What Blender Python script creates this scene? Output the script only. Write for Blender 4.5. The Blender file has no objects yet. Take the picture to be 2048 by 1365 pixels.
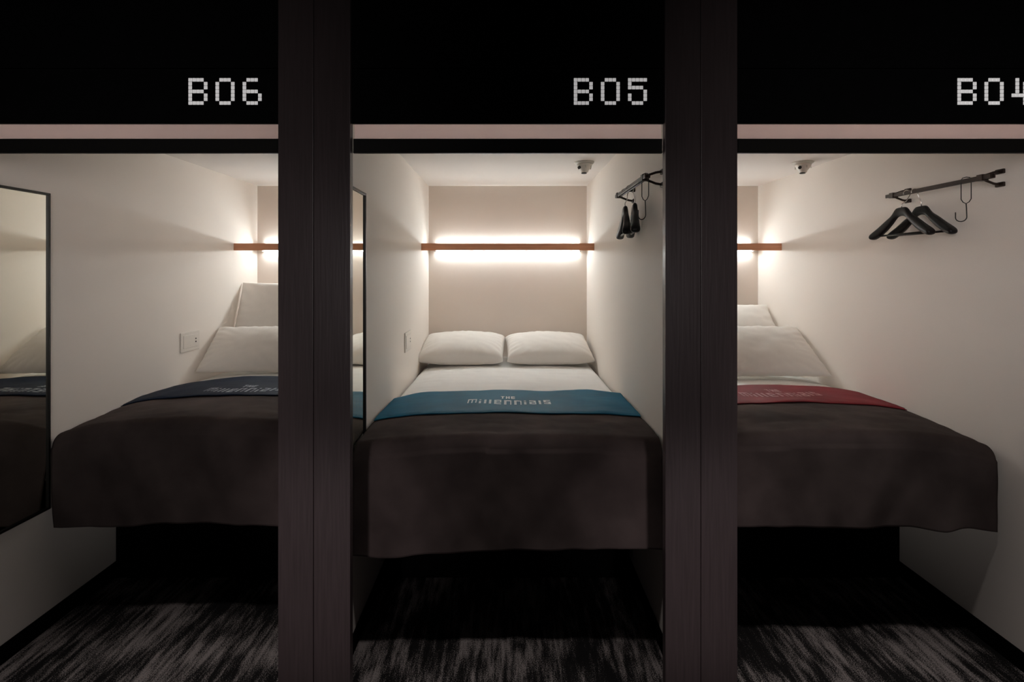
import bpy, bmesh, math, random
from mathutils import Vector, Matrix, noise

SC = bpy.context.scene
COL = SC.collection
PI = math.pi
CAM_H = 1.47          # camera height
PER = 1.30            # bay spacing
HW = 0.60             # half width of a bay
YB = 4.023            # back wall
YP0, YP1 = 1.7785, 1.811   # pillar boards front / rear
CEIL = CAM_H + 0.656
HEAD = 1.974

# ------------------------------------------------------------------ materials
def new_mat(name):
    m = bpy.data.materials.new(name); m.use_nodes = True
    nt = m.node_tree
    b = nt.nodes['Principled BSDF']
    return m, nt, b

def setin(b, **kw):
    names = {'color': 'Base Color', 'rough': 'Roughness', 'metal': 'Metallic', 'sheen': 'Sheen Weight',
             'sheen_rough': 'Sheen Roughness', 'spec': 'Specular IOR Level', 'coat': 'Coat Weight'}
    for k, v in kw.items():
        i = b.inputs[names[k]]
        i.default_value = (*v, 1) if isinstance(v, tuple) else v

def simple(name, color, rough=0.6, metal=0.0, spec=0.5, noise_scale=None, amount=0.1, bump=0.0,
           stretch=(1, 1, 1), sheen=0.0, detail=4.0):
    """colour varied a little by object-space noise, with an optional bump"""
    m, nt, b = new_mat(name)
    setin(b, color=color, rough=rough, metal=metal, spec=spec, sheen=sheen)
    if noise_scale:
        tc = nt.nodes.new('ShaderNodeTexCoord'); mp = nt.nodes.new('ShaderNodeMapping')
        mp.inputs['Scale'].default_value = stretch
        n = nt.nodes.new('ShaderNodeTexNoise'); n.inputs['Scale'].default_value = noise_scale
        n.inputs['Detail'].default_value = detail
        nt.links.new(tc.outputs['Object'], mp.inputs['Vector']); nt.links.new(mp.outputs['Vector'], n.inputs['Vector'])
        r = nt.nodes.new('ShaderNodeValToRGB')
        r.color_ramp.elements[0].position = 0.3; r.color_ramp.elements[1].position = 0.7
        r.color_ramp.elements[0].color = (*[c * (1 - amount) for c in color], 1)
        r.color_ramp.elements[1].color = (*[min(1, c * (1 + amount)) for c in color], 1)
        nt.links.new(n.outputs['Fac'], r.inputs['Fac']); nt.links.new(r.outputs['Color'], b.inputs['Base Color'])
        if bump:
            bp = nt.nodes.new('ShaderNodeBump'); bp.inputs['Strength'].default_value = bump
            bp.inputs['Distance'].default_value = 0.002
            nt.links.new(n.outputs['Fac'], bp.inputs['Height']); nt.links.new(bp.outputs['Normal'], b.inputs['Normal'])
    return m

M = {}
M['wall'] = simple('wall_paint', (0.85, 0.788, 0.725), 0.75, noise_scale=260, amount=0.015, bump=0.08)
M['back_wall'] = simple('darker_beige_wall', (0.71, 0.63, 0.565), 0.75, noise_scale=260, amount=0.015, bump=0.08)  # even beige, darker than the side walls
M['ceil'] = simple('ceiling_paint', (0.71, 0.66, 0.62), 0.8, noise_scale=200, amount=0.01)
M['header'] = simple('black_laminate', (0.0025, 0.0025, 0.0028), 0.6, spec=0.08, noise_scale=30, amount=0.15)
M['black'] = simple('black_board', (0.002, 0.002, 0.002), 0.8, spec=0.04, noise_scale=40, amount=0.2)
M['post'] = simple('dark_stained_wood', (0.060, 0.045, 0.046), 0.38, spec=0.4, noise_scale=9, amount=0.14, bump=0.25,
                   stretch=(14, 14, 0.6), detail=8)
M['bronze'] = simple('dark_bronze_metal', (0.034, 0.021, 0.016), 0.42, metal=0.5, noise_scale=60, amount=0.15)
M['hanger'] = simple('black_satin_plastic', (0.009, 0.008, 0.008), 0.38, spec=0.22, noise_scale=40, amount=0.1)
M['chrome'] = simple('bright_steel', (0.75, 0.73, 0.70), 0.2, metal=1.0, noise_scale=50, amount=0.03)
M['frame'] = simple('thin_black_metal', (0.012, 0.011, 0.010), 0.45, metal=0.3, noise_scale=60, amount=0.1)
M['white_plastic'] = simple('ivory_plastic', (0.78, 0.73, 0.67), 0.4, noise_scale=80, amount=0.02)
M['grey_plastic'] = simple('warm_grey_plastic', (0.60, 0.56, 0.50), 0.5, noise_scale=80, amount=0.04)
M['dark_hole'] = simple('dark_opening', (0.02, 0.016, 0.012), 0.7, noise_scale=80, amount=0.1)
M['linen'] = simple('white_linen', (0.83, 0.82, 0.80), 0.85, noise_scale=420, amount=0.02, bump=0.15, sheen=0.1)
M['pillow'] = simple('white_cotton_pillowcase', (0.76, 0.725, 0.68), 0.85, noise_scale=420, amount=0.02, bump=0.15, sheen=0.1)
M['mattress'] = simple('mattress_ticking', (0.75, 0.72, 0.68), 0.9, noise_scale=300, amount=0.03)
M['throw'] = simple('charcoal_brown_velvet', (0.072, 0.056, 0.053), 0.9, noise_scale=5, amount=0.3, spec=0.04, sheen=0.0,
                    bump=0.1, detail=6)
M['teal'] = simple('teal_satin_cloth', (0.005, 0.108, 0.190), 0.6, noise_scale=6, amount=0.15, spec=0.08)
M['navy'] = simple('navy_satin_cloth', (0.0035, 0.010, 0.027), 0.6, noise_scale=6, amount=0.15, spec=0.05)
M['crimson'] = simple('crimson_satin_cloth', (0.190, 0.017, 0.026), 0.6, noise_scale=6, amount=0.15, spec=0.08)
M['print_white'] = simple('white_print', (0.80, 0.90, 0.92), 0.6, noise_scale=200, amount=0.1)
M['print_navy'] = simple('pale_grey_print', (0.36, 0.39, 0.46), 0.6, noise_scale=200, amount=0.1)
M['print_rose'] = simple('rose_white_print', (0.52, 0.24, 0.25), 0.6, noise_scale=200, amount=0.1)

def wood():
    m, nt, b = new_mat('reddish_brown_wood')
    tc = nt.nodes.new('ShaderNodeTexCoord'); mp = nt.nodes.new('ShaderNodeMapping')
    mp.inputs['Scale'].default_value = (1.2, 30, 30)
    n = nt.nodes.new('ShaderNodeTexNoise'); n.inputs['Scale'].default_value = 4; n.inputs['Detail'].default_value = 8
    r = nt.nodes.new('ShaderNodeValToRGB')
    r.color_ramp.elements[0].position = 0.3; r.color_ramp.elements[1].position = 0.72
    r.color_ramp.elements[0].color = (0.46, 0.19, 0.10, 1); r.color_ramp.elements[1].color = (0.62, 0.28, 0.155, 1)
    nt.links.new(tc.outputs['Object'], mp.inputs['Vector']); nt.links.new(mp.outputs['Vector'], n.inputs['Vector'])
    nt.links.new(n.outputs['Fac'], r.inputs['Fac']); nt.links.new(r.outputs['Color'], b.inputs['Base Color'])
    setin(b, rough=0.45)
    return m
M['wood'] = wood()

def emitter(name, color, strength):
    m, nt, b = new_mat(name)
    setin(b, color=(0.8, 0.8, 0.8), rough=0.5)
    b.inputs['Emission Color'].default_value = (*color, 1)
    b.inputs['Emission Strength'].default_value = strength
    return m
M['led'] = emitter('led_diffuser', (0.885, 0.97, 1.0), 38.0)
M['tile'] = emitter('backlit_sign_tile', (1.0, 0.97, 0.96), 0.26)

def mirror_mat():
    m, nt, b = new_mat('mirror_glass')
    setin(b, color=(0.80, 0.80, 0.73), rough=0.01, metal=1.0)
    return m
M['mirror'] = mirror_mat()

def blind_mat():
    m, nt, b = new_mat('blind_fabric')
    out = nt.nodes['Material Output']
    setin(b, color=(0.66, 0.54, 0.53), rough=0.9)
    tr = nt.nodes.new('ShaderNodeBsdfTranslucent'); tr.inputs['Color'].default_value = (1.0, 0.88, 0.87, 1)
    mx = nt.nodes.new('ShaderNodeMixShader'); mx.inputs['Fac'].default_value = 0.92
    nt.links.new(b.outputs[0], mx.inputs[1]); nt.links.new(tr.outputs[0], mx.inputs[2])
    nt.links.new(mx.outputs[0], out.inputs['Surface'])
    return m
M['blind'] = blind_mat()

def carpet_mat():
    m, nt, b = new_mat('streaked_charcoal_carpet')
    L = nt.links.new
    tc = nt.nodes.new('ShaderNodeTexCoord')
    mp = nt.nodes.new('ShaderNodeMapping'); mp.inputs['Scale'].default_value = (34, 4.5, 1)
    n = nt.nodes.new('ShaderNodeTexNoise'); n.inputs['Scale'].default_value = 1; n.inputs['Detail'].default_value = 8
    n.inputs['Roughness'].default_value = 0.65
    L(tc.outputs['Object'], mp.inputs['Vector']); L(mp.outputs['Vector'], n.inputs['Vector'])
    mp3 = nt.nodes.new('ShaderNodeMapping'); mp3.inputs['Scale'].default_value = (4.5, 3.2, 1)
    n3 = nt.nodes.new('ShaderNodeTexNoise'); n3.inputs['Scale'].default_value = 1; n3.inputs['Detail'].default_value = 2
    L(tc.outputs['Object'], mp3.inputs['Vector']); L(mp3.outputs['Vector'], n3.inputs['Vector'])
    f = nt.nodes.new('ShaderNodeTexNoise'); f.inputs['Scale'].default_value = 260; f.inputs['Detail'].default_value = 2
    L(tc.outputs['Object'], f.inputs['Vector'])
    add = nt.nodes.new('ShaderNodeMath'); add.operation = 'MULTIPLY_ADD'; add.inputs[1].default_value = 0.7
    L(n3.outputs['Fac'], add.inputs[0]); L(n.outputs['Fac'], add.inputs[2])
    add2 = nt.nodes.new('ShaderNodeMath'); add2.operation = 'MULTIPLY_ADD'; add2.inputs[1].default_value = 0.75
    L(f.outputs['Fac'], add2.inputs[0]); L(add.outputs[0], add2.inputs[2])
    r = nt.nodes.new('ShaderNodeValToRGB')
    r.color_ramp.elements[0].position = 0.98; r.color_ramp.elements[0].color = (0.010, 0.0095, 0.0095, 1)
    r.color_ramp.elements[1].position = 1.0; r.color_ramp.elements[1].color = (0.03, 0.027, 0.028, 1)
    for e in r.color_ramp.elements: pass
    r.color_ramp.elements[0].position = 1.20 / 1.6
    r.color_ramp.elements[1].position = 1.42 / 1.6
    r.color_ramp.elements[1].color = (0.27, 0.24, 0.23, 1)
    sc = nt.nodes.new('ShaderNodeMath'); sc.operation = 'MULTIPLY'; sc.inputs[1].default_value = 1 / 1.6
    L(add2.outputs[0], sc.inputs[0]); L(sc.outputs[0], r.inputs['Fac']); L(r.outputs['Color'], b.inputs['Base Color'])
    bp = nt.nodes.new('ShaderNodeBump'); bp.inputs['Strength'].default_value = 0.9; bp.inputs['Distance'].default_value = 0.006
    L(f.outputs['Fac'], bp.inputs['Height']); L(bp.outputs['Normal'], b.inputs['Normal'])
    setin(b, rough=0.95, spec=0.1)
    return m
M['carpet'] = carpet_mat()

# ------------------------------------------------------------------ mesh helpers
def box(bm, x0, x1, y0, y1, z0, z1):
    vs = [bm.verts.new(p) for p in ((x0, y0, z0), (x1, y0, z0), (x1, y1, z0), (x0, y1, z0),
                                    (x0, y0, z1), (x1, y0, z1), (x1, y1, z1), (x0, y1, z1))]
    for f in ((0, 3, 2, 1), (4, 5, 6, 7), (0, 1, 5, 4), (1, 2, 6, 5), (2, 3, 7, 6), (3, 0, 4, 7)):
        bm.faces.new([vs[i] for i in f])

def tube(bm, pts, r, n=10, radii=None):
    pts = [Vector(p) for p in pts]
    up = None; rings = []
    for i, p in enumerate(pts):
        t = (pts[min(i + 1, len(pts) - 1)] - pts[max(i - 1, 0)]).normalized()
        if up is None:
            a = Vector((0, 0, 1)) if abs(t.z) < 0.9 else Vector((1, 0, 0))
            up = (a - t * a.dot(t)).normalized()
        else:
            up = (up - t * up.dot(t)).normalized()
        s = t.cross(up); rr = radii[i] if radii else r
        rings.append([bm.verts.new(p + (up * math.cos(2 * PI * k / n) + s * math.sin(2 * PI * k / n)) * rr) for k in range(n)])
    for a, b in zip(rings, rings[1:]):
        for k in range(n):
            bm.faces.new((a[k], a[(k + 1) % n], b[(k + 1) % n], b[k]))
    bm.faces.new(rings[0][::-1]); bm.faces.new(rings[-1])

def lathe(bm, prof, c, n=28):
    rings = []
    for r, z in prof:
        rings.append([bm.verts.new((c[0] + r * math.cos(2 * PI * k / n), c[1] + r * math.sin(2 * PI * k / n), c[2] + z)) for k in range(n)])
    for a, b in zip(rings, rings[1:]):
        for k in range(n):
            bm.faces.new((a[k], a[(k + 1) % n], b[(k + 1) % n], b[k]))
    bm.faces.new(rings[0][::-1]); bm.faces.new(rings[-1])

def obj(name, bm, mat, parent=None, bevel=0.0, smooth=False, sub=0, solid=0.0, segs=2):
    bmesh.ops.recalc_face_normals(bm, faces=bm.faces[:])
    if solid:
        bm.normal_update()
        if sum(f.normal.z * f.calc_area() for f in bm.faces) < 0: bmesh.ops.reverse_faces(bm, faces=bm.faces[:])
    me = bpy.data.meshes.new(name)
    if smooth:
        for f in bm.faces: f.smooth = True
    bm.to_mesh(me); bm.free()
    me.materials.append(mat)
    o = bpy.data.objects.new(name, me); COL.objects.link(o)
    if parent is not None: o.parent = parent
    if solid:
        s = o.modifiers.new('thickness', 'SOLIDIFY'); s.thickness = solid; s.offset = 1
    if bevel:
        b = o.modifiers.new('bevel', 'BEVEL'); b.width = bevel; b.segments = segs; b.limit_method = 'ANGLE'
    if sub:
        s = o.modifiers.new('subsurf', 'SUBSURF'); s.levels = sub; s.render_levels = sub
    return o

def boxobj(name, b6, mat, parent=None, bevel=0.0):
    bm = bmesh.new(); box(bm, *b6)
    return obj(name, bm, mat, parent, bevel)

def struct(o):
    o['kind'] = 'structure'; return o

def tag(o, label, cat, group=None):
    o['label'] = label; o['category'] = cat
    if group: o['group'] = group
    return o

def thing(name, loc, label, cat, group=None):
    o = bpy.data.objects.new(name, None); COL.objects.link(o); o.location = loc
    o.empty_display_size = 0.05
    return tag(o, label, cat, group)

def copy_thing(root, loc, label, group=None, rotz=None):
    r = root.copy(); COL.objects.link(r); r.location = loc; r['label'] = label
    if rotz is not None: r.rotation_euler[2] = rotz
    if group: r['group'] = group
    for ch in list(root.children):
        c = ch.copy(); COL.objects.link(c); c.parent = r
        for g in list(ch.children):
            d = g.copy(); COL.objects.link(d); d.parent = c
    return r

def nz(x, y, z=0.0, s=1.0):
    return noise.noise(Vector((x * s, y * s, z)))

# ------------------------------------------------------------------ the setting
struct(boxobj('floor', (-3.2, 3.2, -1.2, YB + 0.1, -0.05, 0.0), M['carpet']))
struct(boxobj('wall_back', (-2.0, 2.0, YB, YB + 0.1, 0, CEIL + 0.1), M['back_wall']))
struct(boxobj('ceiling', (-2.0, 2.0, YP1 + 0.03, YB, CEIL, CEIL + 0.08), M['ceil']))
WALLS = {'left': (-2.0, -1.9), 'partition_left': (-0.7, -0.6), 'partition_right': (0.6, 0.7), 'right': (1.9, 2.0)}
for nm, (a, b) in WALLS.items():
    struct(boxobj('wall_' + nm, (a, b, YP1, YB, 0, CEIL), M['wall']))
bt, bh = 0.007, 0.07
for nm, x, s in (('left', -1.9, 1), ('bay_left_inner', -0.7, -1), ('centre_left', -0.6, 1), ('centre_right', 0.6, -1),
                 ('bay_right_inner', 0.7, 1), ('right', 1.9, -1)):
    struct(boxobj('baseboard_' + nm, (min(x, x + s * bt), max(x, x + s * bt), YP1, YB, 0.0, bh), M['black'], None, 0.001))
# pillars: two dark stained boards with a fine joint between them
for i, (nm, cx) in enumerate((('outer_left', -1.95), ('left', -0.65), ('right', 0.65), ('outer_right', 1.95))):
    bm = bmesh.new()
    box(bm, cx - 0.121, cx - 0.0012 - 0.002, YP0, YP1, 0, 2.62)
    box(bm, cx + 0.0012 - 0.002, cx + 0.121, YP0, YP1, 0, 2.62)
    box(bm, cx - 0.004, cx + 0.001, YP0 + 0.006, YP1 - 0.002, 0, 2.615)
    struct(obj('wall_pillar_' + nm, bm, M['post'], None, 0.0015))
# black bulkhead above the openings: panels with shadow joints
SEAM = CAM_H + 0.69
for i, cx in enumerate((-1.3, 0.0, 1.3)):
    bm = bmesh.new()
    box(bm, cx - 0.529, cx + 0.529, 1.792, 1.806, HEAD, SEAM - 0.0012)
    box(bm, cx - 0.529, cx + 0.529, 1.792, 1.806, SEAM + 0.0012, 2.62)
    box(bm, cx - 0.529, cx + 0.529, 1.800, 1.8055, SEAM - 0.004, SEAM + 0.004)
    struct(obj('wall_header_%s' % ('left', 'centre', 'right')[i], bm, M['header'], None, 0.001))
struct(boxobj('trim_1', (-2.0, 2.0, 1.828, 1.840, 2.08, 2.62), M['header']))

# ------------------------------------------------------------------ room numbers in square tiles
GLY = {'B': ("1111.", "1...1", "1...1", "1111.", "1...1", "1...1", "1111."),
       '0': (".111.", "1...1", "1...1", "1...1", "1...1", "1...1", ".111."),
       '6': (".111.", "1....", "1....", "1111.", "1...1", "1...1", ".111."),
       '5': ("11111", "1....", "1111.", "....1", "1...1", "1...1", ".111."),
       '4': (".1...", ".1.1.", ".1.1.", ".1.1.", "11111", "...1.", "...1.")}
CELL = 0.01308
def number_sign(txt, x0, label):
    ztop = CAM_H + (545 - 156.2) / 591.5
    t = thing('room_number', (x0, 1.792, ztop - 7 * CELL), label, 'sign', 'room numbers above the sleeping bays')
    for ci, ch in enumerate(txt):
        bm = bmesh.new()
        for r, row in enumerate(GLY[ch]):
            for c, v in enumerate(row):
                if v == '1':
                    xx = (ci * 7 + c) * CELL; zz = (6 - r) * CELL; g = CELL * 0.055
                    box(bm, xx + g, xx + CELL - g, -0.0025, 0.0, zz + g, zz + CELL - g)
        obj('letter' if ch == 'B' else 'digit', bm, M['tile'], t, 0.0008)
number_sign('B06', -1.0795, 'white tile room number B06 on black header, above the left sleeping bay')
number_sign('B05', 0.2225, 'white tile room number B05 on black header, above the middle sleeping bay')
number_sign('B04', 1.5190, 'white tile room number B04 cut by the right edge, above the right sleeping bay')

# ------------------------------------------------------------------ roller blinds
def blind(cx, label):
    t = thing('roller_blind', (cx, 1.812, HEAD - 0.05), label, 'blind', 'roller blinds rolled up at the bay openings')
    w = 0.524
    bm = bmesh.new()
    box(bm, -w, w, -0.0005, 0.0005, -0.005, 0.10)
    obj('fabric', bm, M['blind'], t)
    bm = bmesh.new()
    z0 = CAM_H + 0.407 - (HEAD - 0.05); z1 = CAM_H + 0.456 - (HEAD - 0.05)
    w = 0.5275
    box(bm, -w, w, -0.004, 0.008, z0, z1)
    box(bm, -w, w, -0.0055, -0.004, z0 + 0.001, z0 + 0.006)
    obj('bottom_bar', bm, M['frame'], t, 0.001)
    return t
blind(-1.3, 'rolled up pinkish blind with black bottom bar, under the B06 sign')
blind(0.0, 'rolled up pinkish blind with black bottom bar, under the B05 sign')
blind(1.3, 'rolled up pinkish blind with black bottom bar, under the B04 sign')

# ------------------------------------------------------------------ wooden light bars
def light_bar(cx, label):
    zc = CAM_H + 0.1765
    t = thing('wall_light', (cx, 3.68, zc), label, 'light', 'wooden light bars at the bed heads')
    boxobj('wooden_bar', (-HW, HW, -0.006, 0.014, -0.0245, 0.0245), M['wood'], t, 0.0012)
    bm = bmesh.new()
    tube(bm, [(-0.54, 0.319, -0.007), (0.54, 0.319, -0.007)], 0.009, 12)
    obj('light_tube', bm, M['led'], t, smooth=False)
    bm = bmesh.new()
    tube(bm, [(-0.54, 0.319, 0.0365), (0.54, 0.319, 0.0365)], 0.0024, 12)
    obj('light_tube', bm, M['led'], t, smooth=False)
    boxobj('added_light_shield', (-0.55, 0.55, 0.303, 0.322, 0.013, 0.016), M['white_plastic'], t)  # hidden plate added to cut the tube's light towards the ceiling
    for sx in (-1, 1):
        bm = bmesh.new()
        box(bm, sx * 0.548 - 0.008, sx * 0.548 + 0.008, 0.292, YB - 3.68, -0.02, 0.042)
        obj('end_cap', bm, M['white_plastic'], t, 0.001)
light_bar(-1.3, 'reddish wooden light bar with white glow at the head of the navy bed')
light_bar(0.0, 'reddish wooden light bar with white glow, full length, above two side by side pillows')
light_bar(1.3, 'reddish wooden light bar with white glow at the head of the crimson bed')

# ------------------------------------------------------------------ ceiling sensor heads
def sensor(cx, label):
    t = thing('ceiling_sensor', (cx, 3.155, CEIL), label, 'detector', 'ceiling sensors')
    bm = bmesh.new(); lathe(bm, [(0.060, 0.0), (0.060, -0.004), (0.055, -0.010), (0.046, -0.012)], (0, 0, 0), 32)
    obj('base_plate', bm, M['grey_plastic'], t, smooth=False)
    bm = bmesh.new(); lathe(bm, [(0.046, -0.012), (0.043, -0.022), (0.030, -0.044), (0.022, -0.052), (0.021, -0.060), (0.015, -0.064)], (0.004, 0, 0), 32)
    obj('housing', bm, M['white_plastic'], t, smooth=True)
    for a in (0.4, 1.5, 2.6, 3.7, 4.7, 5.7):
        bm = bmesh.new()
        box(bm, -0.002, 0.002, -0.001, 0.001, -0.040, -0.018)
        bmesh.ops.translate(bm, verts=bm.verts, vec=(0.0, 0.0, 0.0))
        bmesh.ops.transform(bm, matrix=Matrix.Translation((0.004 + 0.041 * math.cos(a), 0.041 * math.sin(a), 0)), verts=bm.verts)
        obj('vent_fin', bm, M['grey_plastic'], t)
    bm = bmesh.new(); tube(bm, [(-0.030, -0.030, -0.036), (-0.036, -0.036, -0.040)], 0.009, 14)
    obj('lens', bm, M['dark_hole'], t)
    bm = bmesh.new(); lathe(bm, [(0.016, -0.064), (0.017, -0.067), (0.012, -0.069)], (0.0, 0, 0), 20)
    obj('end_disc', bm, M['dark_hole'], t)
sensor(0.454, 'pale conical sensor on the ceiling of the middle bay')
sensor(1.754, 'pale conical sensor on the ceiling of the right bay')

# ------------------------------------------------------------------ mirrors
def mirror(xw, label):
    y0, y1, z0, z1 = 1.835, 2.183, CAM_H - 0.974, CAM_H + 0.325
    t = thing('wall_mirror', (xw, (y0 + y1) / 2, z0), label, 'mirror', 'tall mirrors on the left walls of the bays')
    hy, H, fw = (y1 - y0) / 2, z1 - z0, 0.010
    bm = bmesh.new()
    for b6 in ((0, 0.018, -hy, -hy + fw, 0, H), (0, 0.018, hy - fw, hy, 0, H),
               (0, 0.018, -hy + fw, hy - fw, 0, fw), (0, 0.018, -hy + fw, hy - fw, H - fw, H)):
        box(bm, *b6)
    obj('frame', bm, M['frame'], t, 0.0008)
    boxobj('mirror_glass', (0.001, 0.012, -hy + fw, hy - fw, fw, H - fw), M['mirror'], t)
mirror(-1.9, 'tall black framed mirror at the left edge, in the bay with the navy runner')
mirror(-0.6, 'tall black framed mirror seen edge-on beside the left pillar, in the middle bay')

# ------------------------------------------------------------------ sockets
def socket(xw, label):
    t = thing('wall_socket', (xw, 3.164, CAM_H - 0.411), label, 'socket', 'socket plates on the left walls of the bays')
    boxobj('cover_plate', (0, 0.007, -0.092, 0.092, -0.057, 0.057), M['white_plastic'], t, 0.002)
    boxobj('insert', (0.007, 0.009, -0.070, 0.070, -0.038, 0.038), M['white_plastic'], t, 0.001)
    for dz in (0.010, -0.008):
        boxobj('port', (0.0085, 0.0098, 0.045, 0.055, dz - 0.004, dz + 0.004), M['dark_hole'], t)
socket(-1.9, 'white socket plate with two dark ports beside the pillows of the navy bed')
socket(-0.6, 'white socket plate seen nearly edge-on on the left wall of the middle bay')

# ------------------------------------------------------------------ clothes rails, hooks, hangers
RZ = CAM_H + 0.364
def clothes_rail(xw, label):
    t = thing('clothes_rail', (xw, 2.28, RZ), label, 'clothes rail', 'wall mounted clothes rails')
    bm = bmesh.new()
    for dx in (-0.0805, -0.0665):
        box(bm, dx - 0.0035, dx + 0.0035, -0.285, 0.27, -0.008, 0.008)
    for yy in (-0.275, -0.13, 0.03, 0.26):
        box(bm, -0.078, -0.069, yy - 0.008, yy + 0.008, -0.006, 0.006)
    obj('rail_bar', bm, M['bronze'], t, 0.0015)
    for yy in (-0.24, 0.23):
        bm = bmesh.new()
        for dz in (0.024, -0.026):
            tube(bm, [(-0.007, yy, dz), (-0.030, yy, dz * 0.85), (-0.072, yy, 0.006 * (1 if dz > 0 else -1))], 0.0048, 8)
        box(bm, -0.086, -0.060, yy - 0.012, yy + 0.012, -0.012, 0.012)
        b = obj('bracket', bm, M['bronze'], t, smooth=False)
        for dz in (0.024, -0.026):
            bm = bmesh.new(); box(bm, -0.010, 0.0, yy - 0.018, yy + 0.018, dz - 0.009, dz + 0.009)
            obj('wall_pad', bm, M['bronze'], b, 0.0025)
    return t
rail = clothes_rail(0.6, 'dark bronze clothes rail on the right wall of the middle bay, partly behind the pillar')
copy_thing(rail, (1.9, 2.28, RZ), 'dark bronze clothes rail on the right wall of the right bay, fully visible')

def wire_hook(x, y, label, rot):
    t = thing('wire_hook', (x, y, RZ), label, 'hook', 'dark wire hooks on the clothes rails')
    t.rotation_euler = (0, 0, rot)
    w = 0.0155
    bm = bmesh.new()
    # local x along the loop's width; hooks over the rail
    tube(bm, [(-w, 0, -0.072), (-w * 0.6, 0, -0.084), (0, 0, -0.090), (w * 0.6, 0, -0.084), (w, 0, -0.072)], 0.0016, 8)
    tube(bm, [(-w, 0, -0.072), (-w, 0, 0.006), (-w * 0.7, 0, 0.013), (0, 0, 0.016), (w * 0.7, 0, 0.013), (w, 0, 0.006), (w, 0, -0.072)], 0.0016, 8)
    obj('wire_loop', bm, M['frame'], t, smooth=True)
    bm = bmesh.new()
    pts = [(0, 0, -0.090), (0.001, 0, -0.110), (0.002, 0, -0.143)]
    r = 0.0175
    for k in range(1, 13):
        a = PI * k / 12
        pts.append((0.002 - r + r * math.cos(a), 0, -0.143 - r * math.sin(a)))
    pts.append((0.002 - 2 * r, 0, -0.122))
    tube(bm, pts, 0.0019, 8)
    obj('hook', bm, M['frame'], t, smooth=True)
HOOK_ROT = math.atan2(-0.024, 0.019)
wire_hook(0.6 - 0.0735, 2.030, 'dark wire hook on the rail in the middle bay, right of the hangers', HOOK_ROT)
wire_hook(1.9 - 0.0735, 2.112, 'dark wire hook on the rail in the right bay, right of the hangers', HOOK_ROT)

def lerp_tab(tab, s):
    for (a, va), (b, vb) in zip(tab, tab[1:]):
        if s <= b:
            return va + (vb - va) * (s - a) / (b - a)
    return tab[-1][1]
TOPT = [(0, 0.0), (0.16, 0.001), (0.19, 0.008), (0.24, 0.023), (0.32, 0.036), (0.5, 0.056), (0.72, 0.084), (0.88, 0.102), (0.96, 0.114), (1.0, 0.124)]
BOTT = [(0, 0.040), (0.12, 0.044), (0.22, 0.058), (0.32, 0.076), (0.5, 0.104), (0.7, 0.127), (0.85, 0.139), (0.93, 0.142), (1.0, 0.134)]
def make_hanger(name, x, y, rot, xrail, label):
    """local y runs along the shoulders, local z = 0 is the top of the body"""
    ztop = CAM_H + 0.2985
    t = thing(name, (x, y, ztop), label, 'hanger', 'black coat hangers on the clothes rails')
    t.rotation_euler = (0, 0, rot)
    W = 0.190
    bm = bmesh.new(); rings = []; NS = 44; n = 14
    for i in range(NS + 1):
        s = -1 + 2 * i / NS
        a = abs(s)
        zt, zb = -lerp_tab(TOPT, a), -lerp_tab(BOTT, a)
        th = 0.0105 + 0.010 * max(0, a - 0.15) / 0.85
        if a > 0.96: th *= 0.55
        off = -0.010 * a * a
        hc, hh = (zt + zb) / 2, (zt - zb) / 2
        ring = []
        for k in range(n):
            c, d = math.cos(2 * PI * k / n), math.sin(2 * PI * k / n)
            px = math.copysign(abs(c) ** 0.75, c) * th; pz = math.copysign(abs(d) ** 0.75, d) * hh
            ring.append(bm.verts.new((px + off, s * W, hc + pz)))
        rings.append(ring)
    for p, q in zip(rings, rings[1:]):
        for k in range(n):
            bm.faces.new((p[k], p[(k + 1) % n], q[(k + 1) % n], q[k]))
    bm.faces.new(rings[0][::-1]); bm.faces.new(rings[-1])
    obj('shoulder_body', bm, M['hanger'], t, smooth=True, sub=1)
    bm = bmesh.new(); tube(bm, [(-0.006, -0.84 * W, -0.124), (-0.003, 0, -0.124), (-0.006, 0.84 * W, -0.124)], 0.0045, 10)
    obj('trouser_bar', bm, M['hanger'], t, smooth=True)
    # hook of bright wire: rises from the body and bends over the rail
    m = Matrix.Rotation(-rot, 3, 'Z')
    d = m @ Vector((xrail - x, 0, 0))       # offset to the rail in local space
    e = m @ Vector((1, 0, 0))
    zr = RZ - ztop
    pts = [Vector((0, 0, -0.004)), Vector((0, 0, 0.012))]
    R = 0.0155
    pts.append(d * 0.5 + e * (R * 0.6) + Vector((0, 0, 0.028)))
    for k in range(-2, 12):
        a = PI * k / 10
        pts.append(d + e * (R * math.cos(a)) + Vector((0, 0, zr - 0.004 + R * math.sin(a))))
    bm = bmesh.new(); tube(bm, pts, 0.0021, 8)
    obj('hook', bm, M['chrome'], t, smooth=True)
    return t
make_hanger('coat_hanger', 0.528, 2.385, -0.13, 0.6 - 0.0735, 'black coat hanger on the middle bay rail, the left one of its pair')
make_hanger('coat_hanger', 0.547, 2.285, -0.17, 0.6 - 0.0735, 'black coat hanger on the middle bay rail, the right one of its pair')
make_hanger('coat_hanger', 1.802, 2.425, 0.0, 1.9 - 0.0735, 'black coat hanger on the right bay rail, front left one overlapping the other')
make_hanger('coat_hanger', 1.856, 2.378, 0.0, 1.9 - 0.0735, 'black coat hanger on the right bay rail, behind the other and reaching further right')

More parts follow.
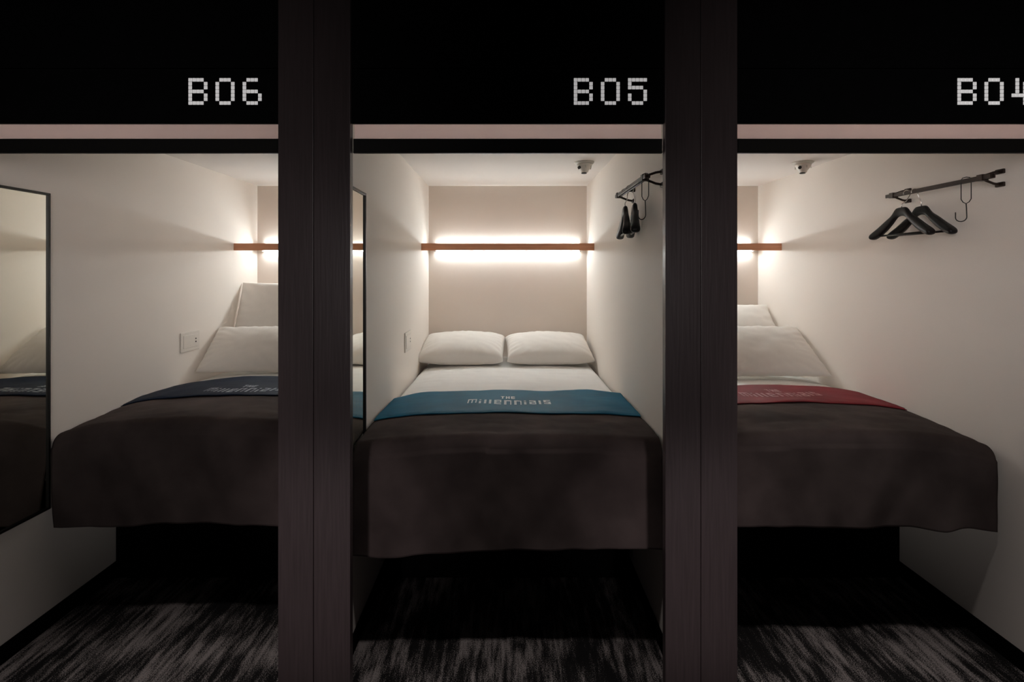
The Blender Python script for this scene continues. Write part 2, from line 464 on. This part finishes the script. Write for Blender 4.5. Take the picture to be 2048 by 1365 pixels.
# ------------------------------------------------------------------ beds and bedding
MTOP = 0.775
class Bed:
    def __init__(s, cx, y0, blanket_rear, run0, run1, drop, seed, top=0.842, edge=(0.030, 0.016)):
        s.cx, s.y0, s.br, s.r0, s.r1, s.drop, s.seed, s.top, s.edge = cx, y0, blanket_rear, run0, run1, drop, seed, top, edge
    def T(s, x, y):
        """height of the white duvet away from its rim, x relative to the bed's middle"""
        e = s.edge[0] if x < 0 else s.edge[1]
        u = abs(x) / 0.59
        z = s.top - e * u ** 4 - 0.010 * u ** 2
        if x * s.cx > 0: z -= 0.034 * u ** 5 * min(1, max(0, (s.y0 + 0.55 - y) / 0.5)) ** 1.5
        z += 0.007 * nz(x * 3.1 + s.seed, y * 2.3, s.seed) + 0.003 * nz(x * 9, y * 7 + s.seed, 3.3)
        return z

def grid(bm, P, nu, nv):
    vs = [[bm.verts.new(P(i / nu, j / nv)) for i in range(nu + 1)] for j in range(nv + 1)]
    for j in range(nv):
        for i in range(nu):
            bm.faces.new((vs[j][i], vs[j][i + 1], vs[j + 1][i + 1], vs[j + 1][i]))
    return vs

def make_bed(b, what):
    t = thing('platform_bed', (b.cx, b.y0, 0), 'raised platform bed on a black base, ' + what, 'bed', 'platform beds in the bays')
    ye = YB - 0.012 - b.y0
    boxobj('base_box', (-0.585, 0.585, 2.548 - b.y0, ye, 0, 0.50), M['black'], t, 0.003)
    boxobj('platform', (-0.585, 0.585, 0.075, ye, 0.50, 0.575), M['black'], t, 0.003)
    boxobj('mattress', (-0.585, 0.585, 0.055, ye, 0.575, MTOP), M['mattress'], t, 0.02)

def make_duvet(b, what):
    y0, y1 = b.y0 + 0.06, YB - 0.015
    bm = bmesh.new(); w = 0.585; nu, nv = 60, 100
    def P(u, v):
        x = -w + 2 * w * u; y = y0 + (y1 - y0) * v
        ex = min(u, 1 - u) * 2 * w; ey = min(v, 1 - v) * (y1 - y0)
        rim = 1.0
        for d in (ex, ey):
            q = min(1, d / 0.045); rim *= math.sqrt(max(0, 1 - (1 - q) ** 2))
        z0 = MTOP + 0.012
        z = z0 + (b.T(x, y) - z0) * (0.25 + 0.75 * rim)
        if y < b.r0: z -= 0.007 * min(1, (b.r0 - y) / 0.05)
        if y > b.r1 - 0.02:    # creases in the bare part
            z += 0.0035 * nz(x * 5 + b.seed, y * 16, 1.7) + 0.002 * nz(x * 22, y * 14, b.seed)
        return Vector((x, y, z))
    vs = grid(bm, P, nu, nv)
    # closed underside
    loop = [vs[0][i] for i in range(nu + 1)] + [vs[j][nu] for j in range(1, nv + 1)] + \
           [vs[nv][i] for i in range(nu - 1, -1, -1)] + [vs[j][0] for j in range(nv - 1, 0, -1)]
    low = [bm.verts.new((v.co.x, v.co.y, MTOP + 0.003)) for v in loop]
    for k in range(len(loop)):
        k2 = (k + 1) % len(loop)
        bm.faces.new((loop[k], low[k], low[k2], loop[k2]))
    bm.faces.new(low)
    o = obj('duvet', bm, M['linen'], None, smooth=True)
    for v in o.data.vertices: v.co.x += 0
    o.location = (b.cx, 0, 0)
    tag(o, 'white linen duvet on the bed, ' + what, 'duvet', 'white duvets on the beds')

def make_blanket(b, what, zbot):
    bm = bmesh.new(); w = 0.583; r = 0.048; s_taper = b.cx < 0
    L1 = b.br - (b.y0 + r); L2 = PI * r / 2
    def P(u, v):
        x = -w + 2 * w * u
        zt = b.T(x, b.y0 + 0.3) + 0.006
        ztop = b.T(x, b.y0 + 0.1) + 0.006
        zb = zbot(x)
        L3 = ztop - r - zb
        tot = L1 + L2 + L3
        s = v * tot
        wr = 0.5 + 0.5 * nz(x * 6 + b.seed * 3, s * 1.6, b.seed)
        if s < L1:
            y = b.br - s; z = b.T(x, y) + 0.006
            z += (0.008 * abs(nz(x * 3.2 + y * 5 + b.seed, y * 6 - x * 4, 2.0)) + 0.004 * max(0, nz(x * 9, y * 12 + x * 5, b.seed))) * min(1, max(0, s - 0.05) / 0.1) * min(1, (L1 - s) / 0.06)
            return Vector((x, y, z))
        s -= L1
        # rim height follows the top surface
        k = min(1, max(0, s / (L2 + 0.1)))
        if s < L2:
            a = s / r
            y = b.y0 + r - r * math.sin(a); z = ztop - r + r * math.cos(a)
            y -= 0.008 * wr * k
            return Vector((x, y, z))
        s -= L2
        q = s / L3
        fold = 0.018 * (0.25 + q) * nz(x * 6.5 + q * 1.2 + b.seed, q * 0.7, 5.0) + 0.005 * nz(x * 13 - q * 2, q * 1.4 + b.seed, 8.0)
        fold = min(0.010, fold)
        y = b.y0 - 0.008 * wr - 0.004 - 0.010 * q + fold
        xx = x * (1 - (0.045 if s_taper and x < 0 else 0.0) * q)
        return Vector((xx, y, ztop - r - s))
    grid(bm, P, 130, 110)
    o = obj('bed_throw', bm, M['throw'], None, smooth=True, solid=0.005)
    o.location = (b.cx, 0, 0)
    tag(o, 'charcoal brown velvet throw over the foot of the bed, ' + what, 'blanket', 'dark throws at the feet of the beds')
    return o

LET = {'m': ("1111111", "1..1..1", "1..1..1", "1..1..1", "1..1..1"),
       'i': ("11", "..", "11", "11", "11"), 'l': ("11", "11", "11", "11", "11"),
       'e': ("111111", "11...1", "111111", "11....", "111111"),
       'n': ("111111", "11...1", "11...1", "11...1", "11...1"),
       'a': ("111111", "....11", "111111", "11...1", "111111"),
       's': ("111111", "11....", "111111", "....11", "111111"),
       'T': ("111", ".1.", ".1.", ".1.", ".1."), 'H': ("1.1", "1.1", "111", "1.1", "1.1"),
       'E': ("111", "1..", "111", "1..", "111")}
SPAN = [('m', 195, 375), ('i', 425, 465), ('l', 525, 570), ('l', 622, 668), ('e', 725, 865), ('n', 920, 1065),
        ('n', 1120, 1265), ('i', 1315, 1360), ('a', 1420, 1555), ('l', 1608, 1655), ('s', 1710, 1850)]
def make_runner(b, what, mat, pmat, colour, dx, ytext, wav):
    w = 0.584; bm = bmesh.new()
    def Z(x, y):
        return b.T(x, y) + 0.0165 + 0.003 * nz(x * 4 + b.seed, y * 7 + x * 3, 4.4) \
            + 0.0018 * abs(nz(x * 7 + y * 9, y * 16 - x * 5, b.seed))
    def P(u, v):
        x = -w + 2 * w * u
        ya, yb = b.r0 + wav(x) * 0.4, b.r1 + wav(x)
        y = ya + (yb - ya) * v
        z = Z(x, y)
        if v < 0.03 or v > 0.97: z -= 0.003
        return Vector((x, y, z))
    grid(bm, P, 120, 40)
    o = obj('bed_runner', bm, mat, None, smooth=True, solid=0.003)
    o.location = (b.cx, 0, 0)
    tag(o, '%s satin bed runner printed with small pale lettering, %s' % (colour, what), 'bed runner', 'coloured runners across the beds')
    bm = bmesh.new()
    def cell(x0, x1, y0, y1):
        g = 0.0
        z = [Z(x, y) + 0.0042 for x, y in ((x0, y0), (x1, y0), (x1, y1), (x0, y1))]
        vs = [bm.verts.new(p) for p in ((x0, y0, z[0]), (x1, y0, z[1]), (x1, y1, z[2]), (x0, y1, z[3]))]
        bm.faces.new(vs)
    for ch, a, c in SPAN:
        px0, px1 = (920 + a / 10.24 - 1017) / 411, (920 + c / 10.24 - 1017) / 411
        pat = LET[ch]; n = len(pat[0]); cw = (px1 - px0) / n
        s = (px0 + px1) / 2 / 0.2
        yc = ytext - 0.040 * (1 - s * s)
        rh = 0.0155
        for r, row in enumerate(pat):
            for q, v in enumerate(row):
                if v == '1':
                    cell(dx + px0 + q * cw + 0.0003, dx + px0 + (q + 1) * cw - 0.0003, yc + (2 - r) * rh - rh * .42, yc + (2 - r) * rh + rh * .42)
    obj('lettering', bm, pmat, o)
    bm = bmesh.new()
    for q0, ch in enumerate('THE'):
        pat = LET[ch]; cw = 0.0062; rh = 0.0105
        for r, row in enumerate(pat):
            for q, v in enumerate(row):
                if v == '1':
                    x0 = dx - 0.034 + q0 * 0.025 + q * cw
                    cell(x0, x0 + cw, ytext + 0.052 + (2 - r) * rh - rh * .45, ytext + 0.052 + (2 - r) * rh + rh * .45)
    obj('lettering', bm, pmat, o)

def make_pillow(x, y, z, wid, length, thick, tilt, seed, label, rotz=0.0, roll=0.0, puff=0.42, conc=0.05):
    bm = bmesh.new(); N = 44
    top, bot = [], []
    def outline(u, v):
        # u, v in -1..1; sides drawn in between pointed corners
        cx = 1 - conc * (1 - v * v) * (0.6 + 0.4 * abs(v)) ; cy = 1 - conc * (1 - u * u)
        return u * cx, v * cy
    for j in range(N + 1):
        tr, br = [], []
        for i in range(N + 1):
            u, v = -1 + 2 * i / N, -1 + 2 * j / N
            # denser near rim
            u = math.sin(u * PI / 2); v = math.sin(v * PI / 2)
            ox, oy = outline(u, v)
            h = (max(0, 1 - u * u) * max(0, 1 - v * v)) ** puff
            px, py = ox * wid / 2, oy * length / 2
            wr = 0.004 * nz(px * 9 + seed, py * 9, seed) + 0.0022 * nz(px * 26, py * 22 + seed, 2.0)
            rim = (max(abs(u), abs(v))) ** 3
            wr += 0.0035 * rim * math.sin((math.atan2(v, u) * 26) + seed * 2 + 3 * nz(px * 8, py * 8, seed)) * (1 if h > 0.02 else 0)
            hz = thick / 2 * h
            edge = (i in (0, N)) or (j in (0, N))
            tv = bm.verts.new((px, py, hz + wr * min(1, h * 3)))
            tr.append(tv)
            br.append(tv if edge else bm.verts.new((px, py, -hz * 0.7 + wr * 0.5 * min(1, h * 3))))
        top.append(tr); bot.append(br)
    for j in range(N):
        for i in range(N):
            bm.faces.new((top[j][i], top[j][i + 1], top[j + 1][i + 1], top[j + 1][i]))
            bm.faces.new((bot[j][i], bot[j + 1][i], bot[j + 1][i + 1], bot[j][i + 1]))
    o = obj('pillow', bm, M['pillow'], None, smooth=True)
    o.location = (x, y, z); o.rotation_euler = (tilt, roll, rotz)
    tag(o, label, 'pillow', 'white pillows on the beds')
    return o

BL = Bed(-1.3, 2.195, 2.65, 2.605, 3.075, 0.98, 1.3, top=0.849, edge=(0.030, 0.020))
BC = Bed(0.0, 2.010, 2.37, 2.325, 2.775, 1.06, 4.1, top=0.837, edge=(0.024, 0.004))
BR = Bed(1.3, 2.050, 2.55, 2.505, 2.885, 0.99, 7.7, top=0.838, edge=(0.016, 0.022))
WL, WC, WR = 'the one with the navy runner', 'the one with the teal runner', 'the one with the crimson runner'
for b, wt in ((BL, WL), (BC, WC), (BR, WR)):
    make_bed(b, wt); make_duvet(b, wt)

def interp(tab):
    def f(x):
        x = max(tab[0][0], min(tab[-1][0], x))
        for (a, va), (c, vc) in zip(tab, tab[1:]):
            if x <= c:
                q = (x - a) / (c - a); q = q * q * (3 - 2 * q)
                return va + (vc - va) * q
        return tab[-1][1]
    return f
make_blanket(BL, WL, interp([(-0.6, CAM_H - 1.045), (-0.35, CAM_H - 1.045), (-0.1, CAM_H - 1.030), (0.6, CAM_H - 1.045)]))
make_blanket(BC, WC, interp([(-0.6, CAM_H - 1.064), (-0.43, CAM_H - 1.075), (-0.24, CAM_H - 1.055), (0.0, CAM_H - 1.046), (0.6, CAM_H - 1.036)]))
make_blanket(BR, WR, interp([(-0.6, CAM_H - 0.975), (0.22, CAM_H - 0.978), (0.37, CAM_H - 0.995), (0.44, CAM_H - 0.978), (0.59, CAM_H - 1.000)]))
make_runner(BL, WL, M['navy'], M['print_navy'], 'navy', -0.055, 2.735, interp([(-0.6, -0.06), (-0.1, 0.02), (0.6, 0.02)]))
make_runner(BC, WC, M['teal'], M['print_white'], 'teal', 0.0, 2.525, interp([(-0.6, -0.04), (-0.45, 0.0), (-0.1, 0.0), (0.2, -0.02), (0.42, 0.05), (0.6, -0.01)]))
make_runner(BR, WR, M['crimson'], M['print_rose'], 'crimson', 0.062, 2.675, interp([(-0.6, -0.02), (0.1, 0.0), (0.45, 0.02), (0.6, -0.01)]))

R = math.radians
make_pillow(-0.315, 3.765, 0.926, 0.581, 0.42, 0.200, R(14), 1.1, 'plump white pillow at the back wall, left of the pair on the teal bed', R(-2), puff=0.30, conc=0.035)
make_pillow(0.2835, 3.765, 0.926, 0.591, 0.43, 0.195, R(14), 2.7, 'plump white pillow at the back wall, right of the pair on the teal bed', R(2), puff=0.31, conc=0.05)
make_pillow(-1.558, 3.690, 1.135, 0.670, 0.56, 0.140, R(69), 3.9, 'white pillow standing tall behind another, at the left wall on the navy bed', conc=0.03)
make_pillow(-1.575, 3.350, 0.984, 0.640, 0.36, 0.150, R(42), 5.2, 'white pillow leaning in front of the taller one on the navy bed', puff=0.36)
make_pillow(-0.995, 3.330, 0.998, 0.520, 0.46, 0.140, R(34), 9.4, 'white pillow of the navy bed that shows only in the mirror at the left edge')
make_pillow(1.570, 3.690, 1.048, 0.640, 0.52, 0.150, R(45), 6.4, 'white pillow standing behind another on the crimson bed')
make_pillow(1.560, 3.290, 0.984, 0.670, 0.45, 0.140, R(33), 8.3, 'white pillow leaning in front of the other on the crimson bed', puff=0.36)

# ------------------------------------------------------------------ corridor downlights, and added fill spots behind the camera
def spot(name, loc, target, energy, size, blend, radius, color):
    l = bpy.data.lights.new(name, 'SPOT'); l.energy = energy; l.spot_size = size; l.spot_blend = blend
    l.shadow_soft_size = radius; l.color = color
    o = bpy.data.objects.new(name, l); COL.objects.link(o); o.location = loc
    d = Vector(target) - Vector(loc); o.rotation_euler = d.to_track_quat('-Z', 'Y').to_euler()
    return o
for x, e in ((-1.15, 100), (0.0, 85), (1.2, 115)):
    spot('corridor_downlight', (x, 1.32, 2.56), (x, 1.36, 0.0), e * 0.62, R(54), 0.9, 0.06, (1.0, 0.92, 0.90))
# unseen fill spots added across the corridor to brighten pillars and middle throw
for x in (-0.66, 0.66):
    spot('added_front_fill', (x, -1.7, 1.50), (x, 1.78, 1.22), 27, R(24), 1.0, 0.12, (1.0, 0.90, 0.91))
for x in (-0.66, 0.66):
    spot('added_front_fill', (x, -1.7, 0.80), (x, 1.78, 0.46), 85, R(17), 1.0, 0.12, (1.0, 0.88, 0.90))
spot('added_front_fill', (0.0, -1.7, 1.50), (0.0, 1.9, 0.75), 4, R(34), 1.0, 0.35, (1.0, 0.90, 0.91))
# unseen spots added behind the camera to brighten the outer bay walls
spot('added_outer_bay_fill', (-0.35, -1.1, 1.75), (1.95, 2.35, 1.60), 150, R(35), 1.0, 0.7, (1.0, 0.95, 0.93))
spot('added_outer_bay_fill', (0.35, -1.1, 1.75), (-1.9, 2.5, 1.58), 110, R(37), 1.0, 0.7, (1.0, 0.95, 0.93))

w = bpy.data.worlds.new('World'); SC.world = w; w.use_nodes = True
w.node_tree.nodes['Background'].inputs[0].default_value = (0.9, 0.85, 0.85, 1)
w.node_tree.nodes['Background'].inputs[1].default_value = 0.004

# ------------------------------------------------------------------ camera and view
cam = bpy.data.cameras.new('camera'); co = bpy.data.objects.new('camera', cam); COL.objects.link(co)
co.location = (0, 0, CAM_H); co.rotation_euler = (PI / 2, 0, 0)
cam.sensor_width = 36; cam.lens = 36 * 1060 / 2048
cam.shift_x = (1024 - 1015.5) / 2048; cam.shift_y = -(682.5 - 545) / 2048
cam.clip_start = 0.02
SC.camera = co
vs = SC.view_settings
vs.view_transform = 'Standard'; vs.look = 'None'; vs.gamma = 1; vs.use_curve_mapping = False
vs.exposure = 0.42
SC.cycles.max_bounces = 14; SC.cycles.diffuse_bounces = 8
SC.cycles.sample_clamp_indirect = 6
